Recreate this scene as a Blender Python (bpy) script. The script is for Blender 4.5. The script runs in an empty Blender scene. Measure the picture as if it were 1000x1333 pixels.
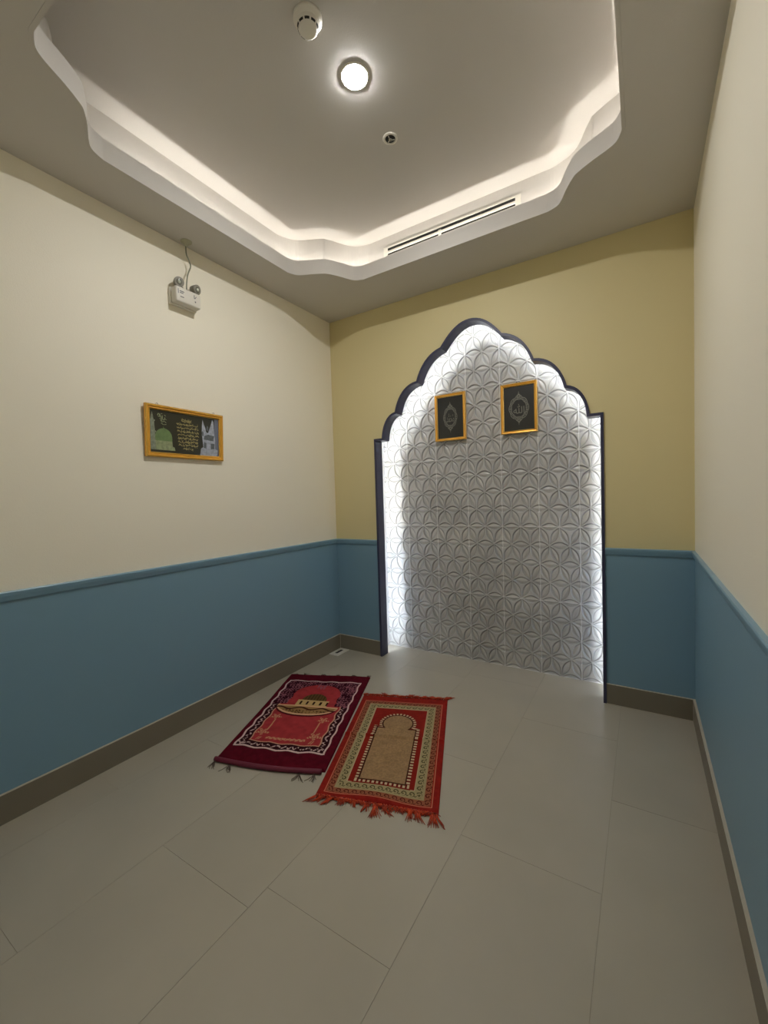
import bpy, bmesh, math, random
import numpy as np
from mathutils import Vector, Matrix
from mathutils.geometry import tessellate_polygon

random.seed(7)
rng = np.random.default_rng(11)
S = 1.25                      # everything is laid out in small units, then scaled to metres at the end
sc = bpy.context.scene
COL = sc.collection

# ---------------------------------------------------------------- room numbers
XL, XR, YB, YF = -2.205, 0.235, 2.772, -0.30
ZC, ZU = 2.730, 3.010         # lower ceiling, raised ceiling
ZR = 0.933                    # top of chair rail
ZB = 0.118                    # top of baseboard
CX = -0.995                   # cove centre line
NX = -0.9924                  # niche centre line
YT = 3.030                    # tiled back of the niche

# ---------------------------------------------------------------- materials
def srgb(r, g, b):
    f = lambda c: (c/255)/12.92 if c/255 <= 0.04045 else (((c/255)+0.055)/1.055)**2.4
    return (f(r), f(g), f(b), 1.0)

def material(name, col, rough=0.6, metal=0.0, spec=0.5, bump=0.0, bscale=60.0, vary=0.0, vscale=4.0,
             attr=None, emit=None, estr=0.0, coat=0.0, coat_rough=0.1):
    m = bpy.data.materials.new(name); m.use_nodes = True
    nt = m.node_tree; p = nt.nodes['Principled BSDF']
    p.inputs['Base Color'].default_value = col
    p.inputs['Roughness'].default_value = rough
    p.inputs['Metallic'].default_value = metal
    p.inputs['Specular IOR Level'].default_value = spec
    p.inputs['Coat Weight'].default_value = coat
    p.inputs['Coat Roughness'].default_value = coat_rough
    src = None
    tc = nt.nodes.new('ShaderNodeTexCoord')
    if attr:
        a = nt.nodes.new('ShaderNodeAttribute'); a.attribute_name = attr
        src = a.outputs['Color']
    if vary > 0:
        n = nt.nodes.new('ShaderNodeTexNoise'); n.inputs['Scale'].default_value = vscale; n.inputs['Detail'].default_value = 6
        nt.links.new(tc.outputs['Object'], n.inputs['Vector'])
        r = nt.nodes.new('ShaderNodeMapRange')
        r.inputs['From Min'].default_value = 0.3; r.inputs['From Max'].default_value = 0.7
        r.inputs['To Min'].default_value = 1-vary; r.inputs['To Max'].default_value = 1+vary*0.5
        nt.links.new(n.outputs['Fac'], r.inputs['Value'])
        mx = nt.nodes.new('ShaderNodeMix'); mx.data_type = 'RGBA'; mx.blend_type = 'MULTIPLY'
        mx.inputs['Factor'].default_value = 1.0
        if src: nt.links.new(src, mx.inputs[6])
        else: mx.inputs[6].default_value = col
        nt.links.new(r.outputs['Result'], mx.inputs[7])
        src = mx.outputs[2]
    if src: nt.links.new(src, p.inputs['Base Color'])
    if bump > 0:
        n = nt.nodes.new('ShaderNodeTexNoise'); n.inputs['Scale'].default_value = bscale; n.inputs['Detail'].default_value = 3
        nt.links.new(tc.outputs['Object'], n.inputs['Vector'])
        b = nt.nodes.new('ShaderNodeBump'); b.inputs['Strength'].default_value = bump; b.inputs['Distance'].default_value = 0.004
        nt.links.new(n.outputs['Fac'], b.inputs['Height'])
        nt.links.new(b.outputs['Normal'], p.inputs['Normal'])
    if emit:
        p.inputs['Emission Color'].default_value = emit
        p.inputs['Emission Strength'].default_value = estr
    return m

M = {}
M['cream']   = material('cream_paint', srgb(247, 241, 224), 0.55, bump=0.18, bscale=170)
M['yellow']  = material('yellow_paint', srgb(217, 204, 156), 0.55, bump=0.18, bscale=170)
M['blue']    = material('blue_paint', srgb(120, 154, 175), 0.42, bump=0.15, bscale=170)
M['bluerail']= material('blue_rail_paint', srgb(124, 160, 183), 0.35)
M['ceil']    = material('ceiling_paint', srgb(201, 197, 192), 0.75, bump=0.08, bscale=120)
M['floor']   = material('floor_tile', srgb(174, 167, 152), 0.33, vary=0.06, vscale=2.2, spec=0.5, attr='tone')
M['grout']   = material('floor_grout', srgb(148, 140, 125), 0.8)
M['base']    = material('baseboard_tile', srgb(124, 116, 101), 0.4, vary=0.05)
M['caulk']   = material('caulk', srgb(190, 182, 165), 0.6)
M['navy']    = material('navy_lacquer', srgb(54, 55, 82), 0.38)
M['nichewhite'] = material('white_lacquer', srgb(232, 232, 234), 0.5)
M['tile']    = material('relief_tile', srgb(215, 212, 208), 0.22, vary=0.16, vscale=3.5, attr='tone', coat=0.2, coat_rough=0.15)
M['led']     = material('cool_led', srgb(255, 255, 255), emit=(0.88, 0.94, 1.0, 1), estr=44.0)
M['warmled'] = material('warm_led', srgb(255, 255, 255), emit=(1.0, 0.965, 0.89, 1), estr=66.0)
M['lamp']    = material('lamp_diffuser', srgb(255, 255, 255), emit=(1.0, 0.99, 0.96, 1), estr=650.0)
M['plastic'] = material('white_plastic', srgb(222, 218, 208), 0.4)
M['plasticgrey'] = material('grey_plastic', srgb(140, 136, 126), 0.4)
M['dark']    = material('dark_void', srgb(22, 20, 18), 0.6)
M['chrome']  = material('dull_chrome', srgb(170, 168, 160), 0.25, metal=0.9)
M['lens']    = material('lamp_lens', srgb(120, 120, 110), 0.12, coat=0.5)
M['bulb']    = material('bulb', srgb(215, 220, 205), 0.15)
M['ink']     = material('grey_ink', srgb(105, 104, 112), 0.6)
M['cable']   = material('grey_cable', srgb(140, 141, 120), 0.5)
M['gland']   = material('stained_plaster', srgb(186, 184, 160), 0.7)
M['gold']    = material('gilt_moulding', srgb(226, 166, 62), 0.32, metal=0.35, vary=0.12, vscale=12)
M['goldin']  = material('bright_gilt', srgb(235, 188, 92), 0.25, metal=0.6)
M['print']   = material('black_print', srgb(30, 30, 26), 0.35, coat=0.25)
M['printgreen'] = material('olive_black_print', srgb(40, 40, 26), 0.35, coat=0.25)
M['silver']  = material('silver_print', srgb(112, 110, 100), 0.5)
M['dome']    = material('green_dome_print', srgb(112, 138, 88), 0.5, vary=0.2, vscale=40)
M['domebase']= material('pale_green_print', srgb(150, 160, 122), 0.5, vary=0.3, vscale=60)
M['minaret'] = material('grey_green_print', srgb(138, 146, 128), 0.5, vary=0.3, vscale=60)
M['text']    = material('gold_text_print', srgb(158, 148, 98), 0.5)
M['shrine']  = material('pale_silver_print', srgb(176, 182, 196), 0.5, vary=0.3, vscale=60)
M['shrinedark'] = material('slate_print', srgb(98, 104, 108), 0.5, vary=0.3, vscale=60)
M['shrinebg']= material('blue_grey_print', srgb(112, 118, 134), 0.5)
M['ruga']    = material('maroon_pile', (1, 1, 1, 1), 0.95, spec=0.1, attr='pat', bump=0.6, bscale=320)
M['rugb']    = material('red_pile', (1, 1, 1, 1), 0.9, spec=0.15, attr='pat', bump=0.5, bscale=320)
M['hem']     = material('magenta_binding', srgb(104, 22, 48), 0.6)
M['tassel']  = material('grey_brown_yarn', srgb(88, 74, 66), 0.9)
M['fringe']  = material('orange_yarn', srgb(192, 64, 20), 0.8, vary=0.35, vscale=25)
M['fringered'] = material('red_yarn', srgb(140, 42, 28), 0.8)
M['tagwhite'] = material('white_fray', srgb(200, 180, 165), 0.8)

# ---------------------------------------------------------------- helpers
class MB:
    """collects geometry and links it as ONE mesh object"""
    def __init__(self): self.v = []; self.f = []; self.m = []; self.sm = []
    def add(self, verts, faces, mi=0, smooth=False):
        o = len(self.v); self.v += [tuple(v) for v in verts]
        for f in faces:
            self.f.append([o+i for i in f]); self.m.append(mi); self.sm.append(smooth)
    def box(self, x0, x1, y0, y1, z0, z1, mi=0):
        v = [(x0,y0,z0),(x1,y0,z0),(x1,y1,z0),(x0,y1,z0),(x0,y0,z1),(x1,y0,z1),(x1,y1,z1),(x0,y1,z1)]
        self.add(v, [(3,2,1,0),(4,5,6,7),(0,1,5,4),(1,2,6,5),(2,3,7,6),(3,0,4,7)], mi)
    def bevbox(self, x0, x1, y0, y1, z0, z1, b, seg=2, mi=0, smooth=True):
        bm = bmesh.new(); bmesh.ops.create_cube(bm, size=1)
        for v in bm.verts:
            v.co = Vector(((x0+x1)/2+v.co.x*(x1-x0), (y0+y1)/2+v.co.y*(y1-y0), (z0+z1)/2+v.co.z*(z1-z0)))
        bmesh.ops.bevel(bm, geom=bm.edges[:]+bm.verts[:], offset=b, segments=seg, profile=0.5, affect='EDGES')
        bm.verts.index_update()
        self.add([v.co[:] for v in bm.verts], [[v.index for v in f.verts] for f in bm.faces], mi, smooth); bm.free()
    def lathe(self, prof, origin, axis='z', n=40, mi=0, smooth=True, mat=None):
        """prof: list of (r, h) ; revolved about axis through origin"""
        vs = []
        for r, h in prof:
            for i in range(n):
                a = 2*math.pi*i/n
                p = Vector((r*math.cos(a), r*math.sin(a), h))
                if mat: p = mat @ p
                vs.append((p.x+origin[0], p.y+origin[1], p.z+origin[2]))
        fs = []
        for k in range(len(prof)-1):
            for i in range(n):
                j = (i+1) % n
                fs.append((k*n+i, k*n+j, (k+1)*n+j, (k+1)*n+i))
        fs.append(tuple(range(n))[::-1]); fs.append(tuple((len(prof)-1)*n+i for i in range(n)))
        self.add(vs, fs, mi, smooth)
    def tube(self, pts, r, n=8, mi=0, r2=None):
        pts = [Vector(p) for p in pts]; vs = []; N = len(pts)
        up = Vector((0.13, 0.21, 0.97))
        for i, p in enumerate(pts):
            t = (pts[min(i+1, N-1)]-pts[max(i-1, 0)]).normalized()
            a = t.cross(up)
            if a.length < 1e-4: a = t.cross(Vector((1, 0, 0)))
            a.normalize(); b = t.cross(a)
            rr = r if r2 is None else r+(r2-r)*i/(N-1)
            for k in range(n):
                q = p+a*math.cos(2*math.pi*k/n)*rr+b*math.sin(2*math.pi*k/n)*rr
                vs.append(q[:])
        fs = [(i*n+k, i*n+(k+1) % n, (i+1)*n+(k+1) % n, (i+1)*n+k) for i in range(N-1) for k in range(n)]
        fs.append(tuple(range(n))[::-1]); fs.append(tuple((N-1)*n+k for k in range(n)))
        self.add(vs, fs, mi, True)
    def build(self, name, mats, parent=None, origin=(0, 0, 0), bevel=0.0):
        me = bpy.data.meshes.new(name)
        o3 = Vector(origin)
        me.from_pydata([(v[0]-o3.x, v[1]-o3.y, v[2]-o3.z) for v in self.v], [], self.f)
        if not isinstance(mats, (list, tuple)): mats = [mats]
        for m in mats: me.materials.append(m)
        me.polygons.foreach_set('material_index', self.m)
        me.polygons.foreach_set('use_smooth', self.sm)
        bm = bmesh.new(); bm.from_mesh(me)
        bmesh.ops.remove_doubles(bm, verts=bm.verts, dist=1e-6)
        bmesh.ops.recalc_face_normals(bm, faces=bm.faces)
        bm.to_mesh(me); bm.free()
        ob = bpy.data.objects.new(name, me); COL.objects.link(ob)
        if parent is not None:
            ob.parent = parent
            ob.location = o3-Vector(parent.location) if parent.parent is None else o3-Vector(parent.parent.location)-Vector(parent.location)
        else: ob.location = o3
        if bevel > 0:
            b = ob.modifiers.new('bevel', 'BEVEL'); b.width = bevel; b.segments = 2; b.limit_method = 'ANGLE'
        return ob

def part(mb, name, mats, root, **k):
    """a part authored in room coordinates, hung under its thing (whose Empty carries only a location)"""
    return mb.build(name, mats, root, origin=tuple(world_loc(root)), **k)
def world_loc(o):
    v = Vector((0, 0, 0))
    while o is not None: v += Vector(o.location); o = o.parent
    return v
def thing(name, label, cat, loc, group=None):
    o = bpy.data.objects.new(name, None); COL.objects.link(o); o.location = loc
    o.empty_display_size = 0.05
    o['label'] = label; o['category'] = cat
    if group: o['group'] = group
    return o
def tag(o, label, cat, group=None):
    o['label'] = label; o['category'] = cat
    if group: o['group'] = group
    return o
def struct(o, label=None, cat=None):
    o['kind'] = 'structure'
    if label: o['label'] = label
    if cat: o['category'] = cat
    return o

def resample(poly, n):
    P = np.array(poly, float); d = np.r_[0, np.cumsum(np.linalg.norm(np.diff(P, axis=0), axis=1))]
    t = np.linspace(0, d[-1], n)
    return np.c_[np.interp(t, d, P[:, 0]), np.interp(t, d, P[:, 1])]
def catmull(pts, per=6):
    P = [np.array(p, float) for p in pts]; P = [2*P[0]-P[1]]+P+[2*P[-1]-P[-2]]; out = []
    for i in range(1, len(P)-2):
        for k in range(per):
            t = k/per
            out.append(0.5*((2*P[i])+(-P[i-1]+P[i+1])*t+(2*P[i-1]-5*P[i]+4*P[i+1]-P[i+2])*t*t+(-P[i-1]+3*P[i]-3*P[i+1]+P[i+2])*t**3))
    out.append(P[-2]); return [tuple(p) for p in out]
def offset_path(pts, d, closed):
    """offset to the left of travel by d, mitred"""
    P = [Vector(p) for p in pts]; N = len(P); out = []
    for i in range(N):
        a = P[i]-P[i-1] if (closed or i > 0) else P[1]-P[0]
        b = P[(i+1) % N]-P[i] if (closed or i < N-1) else a
        if not closed and i == 0: a = b
        na = Vector((-a.y, a.x)).normalized(); nb = Vector((-b.y, b.x)).normalized()
        m = (na+nb); m = na if m.length < 1e-6 else m.normalized()
        c = max(0.5, m.dot(na))
        out.append(tuple(P[i]+m*(d/c)))
    return out

# ---------------------------------------------------------------- setting: floor (tiles as geometry, thin grout gaps)
TW, TL = 0.47, 0.94
mb = MB(); tones = []
mb.box(XL-0.08, XR+0.08, YF-0.08, 3.12, -0.06, -0.0015, 1)
cols = [-0.118-TW*k for k in range(-1, 6)]
offs = {-1: 0.95, 0: 0.48, 1: 0.904, 2: 0.825, 3: 0.40, 4: 0.9}
for k in range(-1, 5):
    x1 = -0.118-TW*k; x0 = x1-TW
    y = offs.get(k+0, 0.5)-3*TL
    while y < 3.06:
        a, b = max(y, YF-0.08), min(y+TL, 3.06); y += TL
        if b-a < 0.02: continue
        xa, xb = max(x0, XL-0.06), min(x1, XR+0.06)
        if xb-xa < 0.01: continue
        g = 0.0005
        mb.box(xa+g, xb-g, a+g, b-g, -0.0015, 0.0, 0)
ob = struct(mb.build('floor', [M['floor'], M['grout']]))
at = ob.data.attributes.new('tone', 'FLOAT_COLOR', 'FACE')
base = np.array(srgb(174, 167, 152)); cols_ = []
for p in ob.data.polygons:
    rnd = random.Random(int(p.center.x*37)*1000+int(p.center.y*11)).uniform(0.985, 1.012)
    cols_ += [base[0]*rnd, base[1]*rnd, base[2]*rnd, 1]
at.data.foreach_set('color', cols_)

# ---------------------------------------------------------------- setting: side walls
ZS = 0.915
def side_wall(name, x0, x1):
    mb = MB(); mb.box(x0, x1, YF-0.08, YB+0.02, ZS, ZC+0.3, 0); mb.box(x0, x1, YF-0.08, YB+0.02, -0.05, ZS, 1)
    return struct(mb.build(name, [M['cream'], M['blue']]))
side_wall('wall_left', XL-0.08, XL); side_wall('wall_right', XR, XR+0.08)
mb = MB(); mb.box(XL-0.08, XR+0.08, YF-0.08, YF, ZS, ZC+0.3, 0); mb.box(XL-0.08, XR+0.08, YF-0.08, YF, -0.05, ZS, 1)
struct(mb.build('wall_front', [M['cream'], M['blue']]))

# ---------------------------------------------------------------- niche outline
half = [(0.80, 0.0), (0.80, 1.728), (0.727, 1.728)]
def lobe(p0, p1, p2, p3, n=12):
    return [tuple((1-t)**3*np.array(p0)+3*(1-t)**2*t*np.array(p1)+3*(1-t)*t*t*np.array(p2)+t**3*np.array(p3)) for t in np.linspace(0, 1, n)]
half += lobe((0.727, 1.728), (0.722, 1.80), (0.69, 1.90), (0.604, 1.915))[1:]
half += lobe((0.604, 1.915), (0.585, 2.00), (0.53, 2.105), (0.415, 2.114))[1:]
half += lobe((0.415, 2.114), (0.385, 2.20), (0.33, 2.29), (0.218, 2.317))[1:]
half += lobe((0.218, 2.317), (0.165, 2.385), (0.10, 2.462), (0.0, 2.463))[1:]
# left side bottom -> apex -> right side bottom (world x, z)
ARCH = [(NX-h, z) for h, z in half] + [(NX+h, z) for h, z in half[::-1][1:]]

def extrude_region(mb, poly, y0, y1, mi=0):
    """filled x-z polygon extruded in y"""
    n = len(poly)
    tris = tessellate_polygon([[Vector((x, z, 0)) for x, z in poly]])
    vs = [(x, y0, z) for x, z in poly]+[(x, y1, z) for x, z in poly]
    fs = [tuple(t) for t in tris]+[tuple(i+n for i in t[::-1]) for t in tris]
    fs += [(i, (i+1) % n, (i+1) % n+n, i+n) for i in range(n)]
    mb.add(vs, fs, mi)
def ribbon(mb, outer, inner, y0, y1, mi=0):
    """open band between two x-z paths, extruded in y (closed solid)"""
    n = len(outer)
    vs = [(x, y0, z) for x, z in outer]+[(x, y0, z) for x, z in inner]+[(x, y1, z) for x, z in outer]+[(x, y1, z) for x, z in inner]
    fs = []
    for i in range(n-1):
        j = i+1
        fs += [(i, j, n+j, n+i), (2*n+i, 3*n+i, 3*n+j, 2*n+j), (i, 2*n+i, 2*n+j, j), (n+i, n+j, 3*n+j, 3*n+i)]
    fs += [(0, n, 3*n, 2*n), (n-1, 2*n-1+2*n, 2*n-1, 3*n-1)]
    fs[-1] = (n-1, 3*n-1, 4*n-1, 2*n-1)
    mb.add(vs, fs, mi)

# back wall plate with the arched opening
mb = MB()
above = [(x, z) for x, z in ARCH if z > ZS]
poly = [(XL-0.02, ZS), (ARCH[0][0], ZS)] + above + [(ARCH[-1][0], ZS), (XR+0.02, ZS), (XR+0.02, ZC+0.02), (XL-0.02, ZC+0.02)]
extrude_region(mb, poly, YB, YB+0.02, 0)
extrude_region(mb, [(XL-0.02, -0.01), (ARCH[0][0], -0.01), (ARCH[0][0], ZS), (XL-0.02, ZS)], YB, YB+0.02, 1)
extrude_region(mb, [(ARCH[-1][0], -0.01), (XR+0.02, -0.01), (XR+0.02, ZS), (ARCH[-1][0], ZS)], YB, YB+0.02, 1)
struct(mb.build('wall_back', [M['yellow'], M['blue']]))

# recess lining behind the arch (white, follows the arch)
OUT = offset_path(ARCH, 0.076, False); OUT2 = offset_path(ARCH, 0.09, False)
OUT[0] = (OUT[0][0], -0.01); OUT[-1] = (OUT[-1][0], -0.01); OUT2[0] = (OUT2[0][0], -0.01); OUT2[-1] = (OUT2[-1][0], -0.01)
mb = MB(); ribbon(mb, OUT2, OUT, YB+0.02, YT+0.02)
struct(mb.build('wall_recess', M['nichewhite']))

# navy scalloped frame board round the opening
INN = offset_path(ARCH, -0.017, False)
INN[0] = (INN[0][0], 0); INN[-1] = (INN[-1][0], 0)
fr = thing('arch_frame', 'dark navy scalloped arch frame around the lit white tiled niche', 'arch frame', (NX, YB, 0))
mb = MB(); ribbon(mb, ARCH, INN, YB-0.012, YB+0.078)
part(mb, 'frame_board', M['navy'], fr)
a1 = offset_path(ARCH, 0.014, False); a0 = offset_path(ARCH, 0.032, False)
a1[0] = (a1[0][0], 0.02); a0[0] = (a0[0][0], 0.02); a1[-1] = (a1[-1][0], 0.02); a0[-1] = (a0[-1][0], 0.02)
mb = MB(); ribbon(mb, a0, a1, YB+0.022, YB+0.028)
part(mb, 'light_strip', M['led'], fr)

# ---------------------------------------------------------------- niche back: relief tiles as a real height field
def point_in(poly, X, Y):
    inside = np.zeros(X.shape, bool); n = len(poly)
    for i in range(n):
        x0, y0 = poly[i]; x1, y1 = poly[(i+1) % n]
        if y0 == y1: continue
        c = ((y0 > Y) != (y1 > Y)) & (X < (x1-x0)*(Y-y0)/(y1-y0)+x0)
        inside ^= c
    return inside
def grid_object(name, X, Y, Z, keep=None, smooth=True):
    """quad grid mesh from 2-D coordinate arrays"""
    h, w = X.shape
    idx = np.arange(h*w).reshape(h, w)
    q = np.stack([idx[:-1, :-1], idx[:-1, 1:], idx[1:, 1:], idx[1:, :-1]], -1).reshape(-1, 4)
    if keep is not None:
        k = keep.reshape(-1); q = q[k[q].all(1)]
    used = np.unique(q); remap = np.full(h*w, -1); remap[used] = np.arange(len(used)); q = remap[q]
    co = np.stack([X, Y, Z], -1).reshape(-1, 3)[used]
    me = bpy.data.meshes.new(name)
    me.vertices.add(len(co)); me.vertices.foreach_set('co', co.astype(np.float32).ravel())
    me.loops.add(q.size); me.loops.foreach_set('vertex_index', q.astype(np.int32).ravel())
    me.polygons.add(len(q)); me.polygons.foreach_set('loop_start', np.arange(0, q.size, 4, dtype=np.int32))
    me.polygons.foreach_set('loop_total', np.full(len(q), 4, np.int32))
    me.polygons.foreach_set('use_smooth', np.full(len(q), smooth))
    me.update(); me.validate()
    return me, used
def set_colors(me, name, rgb):
    a = me.attributes.new(name, 'FLOAT_COLOR', 'POINT')
    a.data.foreach_set('color', np.c_[rgb, np.ones(len(rgb))].astype(np.float32).ravel())
def sm(a, b, x):
    t = np.clip((x-a)/(b-a), 0, 1); return t*t*(3-2*t)

R_ = 0.129
step = 0.0030
xs = np.arange(NX-0.90, NX+0.90, step); zs = np.arange(0.0, 2.56, step)
X, Zg = np.meshgrid(xs, zs)
px = (X-(-1.131))/R_; pz = Zg/R_*(math.sqrt(3)/2)
dep = np.zeros_like(X); groove_shade = np.zeros_like(X)     # shading of the carved outline, painted into the tile colour
for k in range(3):
    a = k*math.pi/3; s = px*math.cos(a)+pz*math.sin(a); t = -px*math.sin(a)+pz*math.cos(a)
    row = np.round(t/(math.sqrt(3)/2)); t2 = t-row*math.sqrt(3)/2
    s2 = s-0.5*row-0.5; s2 = s2-np.round(s2)
    d = 0.200*np.cos(math.pi*s2)-0.022-np.abs(t2)
    dep = np.maximum(dep, sm(0.0, 0.040, d)*(1-0.55*sm(0.045, 0.16, d)))
    groove_shade = np.maximum(groove_shade, np.exp(-((d-0.026)/0.022)**2))
gx = np.abs((X+1.131)/0.258-np.round((X+1.131)/0.258))*0.258
gz = np.abs(Zg/0.516-np.round(Zg/0.516))*0.516
gr = np.maximum(1-sm(0.0012, 0.0034, gx), 1-sm(0.0012, 0.0034, gz))
hgt = -0.0100*dep
hgt = hgt*(1-gr)-0.0015*gr
hgt += 0.0015*np.sin(X*9+1.3)*np.sin(Zg*7)
keep = point_in([(x, z-0.02 if z < 0.01 else z) for x, z in OUT2], X, Zg+1e-6)
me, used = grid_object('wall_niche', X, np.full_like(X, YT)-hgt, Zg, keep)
# ceramic grey with the groove shading painted in, plus paler grout
ton = np.array(srgb(196, 194, 191)[:3])[None]*(1-0.50*groove_shade.reshape(-1, 1))
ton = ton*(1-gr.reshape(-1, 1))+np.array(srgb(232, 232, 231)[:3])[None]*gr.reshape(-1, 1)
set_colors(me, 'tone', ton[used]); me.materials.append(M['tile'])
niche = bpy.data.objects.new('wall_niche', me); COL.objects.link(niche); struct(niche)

# ---------------------------------------------------------------- cove in the ceiling
x0, x1, y0, y1 = -1.927, -0.063, 0.586, 2.363
corner = catmull([(0, .36), (.002, .343), (.02, .30), (.053, .274), (.121, .241), (.181, .205), (.205, .181), (.241, .121), (.274, .053), (.30, .02), (.343, .002), (.36, 0)], 4)
def corner_at(cx, cy, sx, sy, rev):
    P = [(cx+sx*a, cy+sy*b) for a, b in corner]
    return P[::-1] if rev else P
# counter-clockwise seen from above
CV = corner_at(x0, y0, 1, 1, False)+corner_at(x1, y0, -1, 1, True)+corner_at(x1, y1, -1, -1, False)+corner_at(x0, y1, 1, -1, True)
def off(d): return offset_path(CV, -d, True)
def loop_band(mb, A, B, za, zb, mi=0, smooth=True):
    n = len(A)
    mb.add([(x, y, za) for x, y in A]+[(x, y, zb) for x, y in B], [(i, (i+1) % n, n+(i+1) % n, n+i) for i in range(n)], mi, False)
def ring_solid(mb, A, B, z0, z1, mi=0):
    loop_band(mb, A, A, z0, z1, mi); loop_band(mb, B, B, z0, z1, mi); loop_band(mb, A, B, z0, z0, mi); loop_band(mb, A, B, z1, z1, mi)
# lower ceiling: slab with scalloped hole
mb = MB()
rect = [(XL-0.05, YF-0.05), (XR+0.05, YF-0.05), (XR+0.05, YB+0.018), (XL-0.05, YB+0.018)]
CH = off(0.0138)
loops = [[Vector((x, y, 0)) for x, y in rect], [Vector((x, y, 0)) for x, y in CH[::-1]]]
tris = tessellate_polygon(loops); allp = rect+CH[::-1]; n = len(allp)
mb.add([(x, y, ZC) for x, y in allp]+[(x, y, ZC+0.014) for x, y in allp], [tuple(t) for t in tris]+[tuple(i+n for i in t[::-1]) for t in tris])
loop_band(mb, CH, CH, ZC, ZC+0.014)
# set-back upper face and raised ceiling
U = off(0.097); U2 = off(0.115)
ring_solid(mb, U, U2, ZC+0.014, ZU)
mb.box(XL-0.05, XR+0.05, YF-0.05, YB+0.018, ZU, ZU+0.05)
cl = struct(mb.build('ceiling', M['ceil']))
# fascia lip
mb = MB(); ring_solid(mb, CV, off(0.0134), ZC-0.0004, ZC+0.092)
cv = struct(mb.build('trim_1', M['ceil']))
zl0, zl1 = ZC+0.016, ZC+0.021
nc = len(corner); A_, B_ = off(0.021), off(0.028)
ia, ib = 2*nc, 4*nc-1                     # from the far right corner to the far left one
def run(P, dx): return [(x1+dx, 0.95)]+P[ia:ib+1]+[(x0-dx, 1.02)]
Ao, Bo = run(A_, 0.021), run(B_, 0.028); n = len(Ao); mb = MB()
vs = [(x, y, zl0) for x, y in Ao]+[(x, y, zl0) for x, y in Bo]+[(x, y, zl1) for x, y in Ao]+[(x, y, zl1) for x, y in Bo]
fs = []
for i in range(n-1):
    j = i+1; fs += [(i, j, n+j, n+i), (2*n+i, 3*n+i, 3*n+j, 2*n+j), (i, 2*n+i, 2*n+j, j), (n+i, n+j, 3*n+j, 3*n+i)]
fs += [(0, n, 3*n, 2*n), (n-1, 3*n-1, 4*n-1, 2*n-1)]
mb.add(vs, fs); part(mb, 'cove_light', M['warmled'], cv)

# ---------------------------------------------------------------- baseboards and chair rails
def board(name, boxes, caulk):
    mb = MB()
    for b in boxes: mb.box(*b)
    o = struct(mb.build(name, M['base']))
    if caulk:
        mb = MB()
        for c in caulk: mb.box(*c)
        part(mb, 'caulk_line', M['caulk'], o)
    return o
bt = 0.010
ax0, ax1 = ARCH[0][0], ARCH[-1][0]
board('baseboard_left', [(XL, XL+bt, YF, YB-bt-0.002, 0, ZB)],
      [(XL, XL+bt+0.0008, YF, YB-0.002, ZB, ZB+0.0025), (XL+bt-0.002, XL+bt+0.002, YB-bt-0.003, YB-bt+0.001, 0.001, ZB)])
board('baseboard_back', [(XL+bt+0.002, ax0-0.001, YB-bt, YB, 0, ZB), (ax1+0.001, XR-bt-0.002, YB-bt, YB, 0, ZB)],
      [(XL+bt, ax0-0.001, YB-bt-0.0025, YB-bt, 0.0, 0.0022), (ax1+0.001, XR-bt, YB-bt-0.0025, YB-bt, 0.0, 0.0022), (ax1, XR-bt, YB-bt, YB, ZB, ZB+0.002), (XL+bt, ax0, YB-bt, YB, ZB, ZB+0.002)])
board('baseboard_right', [(XR-bt, XR, YF, YB-bt-0.002, 0, ZB)],
      [(XR-bt-0.0015, XR-bt+0.0025, YB-bt-0.003, YB-bt+0.001, 0.001, ZB), (XR-bt-0.0008, XR, YF, YB, ZB, ZB+0.0025)])
def rail(name, segs):
    mb = MB()
    prof = [(0, 0), (0.007, 0.0), (0.009, 0.006), (0.014, 0.020), (0.016, 0.030), (0.016, 0.034), (0.013, 0.038), (0, 0.038)]
    for (ax, ay), (bx, by), (nx, ny) in segs:
        n = len(prof); z = ZR-0.038
        vs = [(ax+nx*d, ay+ny*d, z+h) for d, h in prof]+[(bx+nx*d, by+ny*d, z+h) for d, h in prof]
        fs = [(i, (i+1) % n, (i+1) % n+n, i+n) for i in range(n)]+[tuple(range(n))[::-1], tuple(range(n, 2*n))]
        mb.add(vs, fs)
    return struct(mb.build(name, M['bluerail']))
rail('trim_2', [((XL, YF), (XL, YB), (1, 0))])
rail('trim_3', [((XL, YB), (ax0-0.001, YB), (0, -1)), ((ax1+0.001, YB), (XR, YB), (0, -1))])
rail('trim_4', [((XR, YF), (XR, YB), (-1, 0))])

# ---------------------------------------------------------------- ceiling fittings
LX, LY = -0.999, 1.478
d = thing('downlight', 'glowing round white downlight at the middle of the raised ceiling', 'ceiling light', (LX, LY, ZU))
mb = MB(); mb.lathe([(0.060, -0.0002), (0.059, -0.003), (0.055, -0.0045), (0.051, -0.0045), (0.051, -0.002)], (LX, LY, ZU), n=48)
part(mb, 'trim_ring', M['plastic'], d)
mb = MB(); mb.lathe([(0.0508, -0.0022), (0.0508, -0.0042), (0.046, -0.0070), (0.03, -0.0085), (0.01, -0.009)], (LX, LY, ZU), n=48)
part(mb, 'diffuser', M['lamp'], d)

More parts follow.
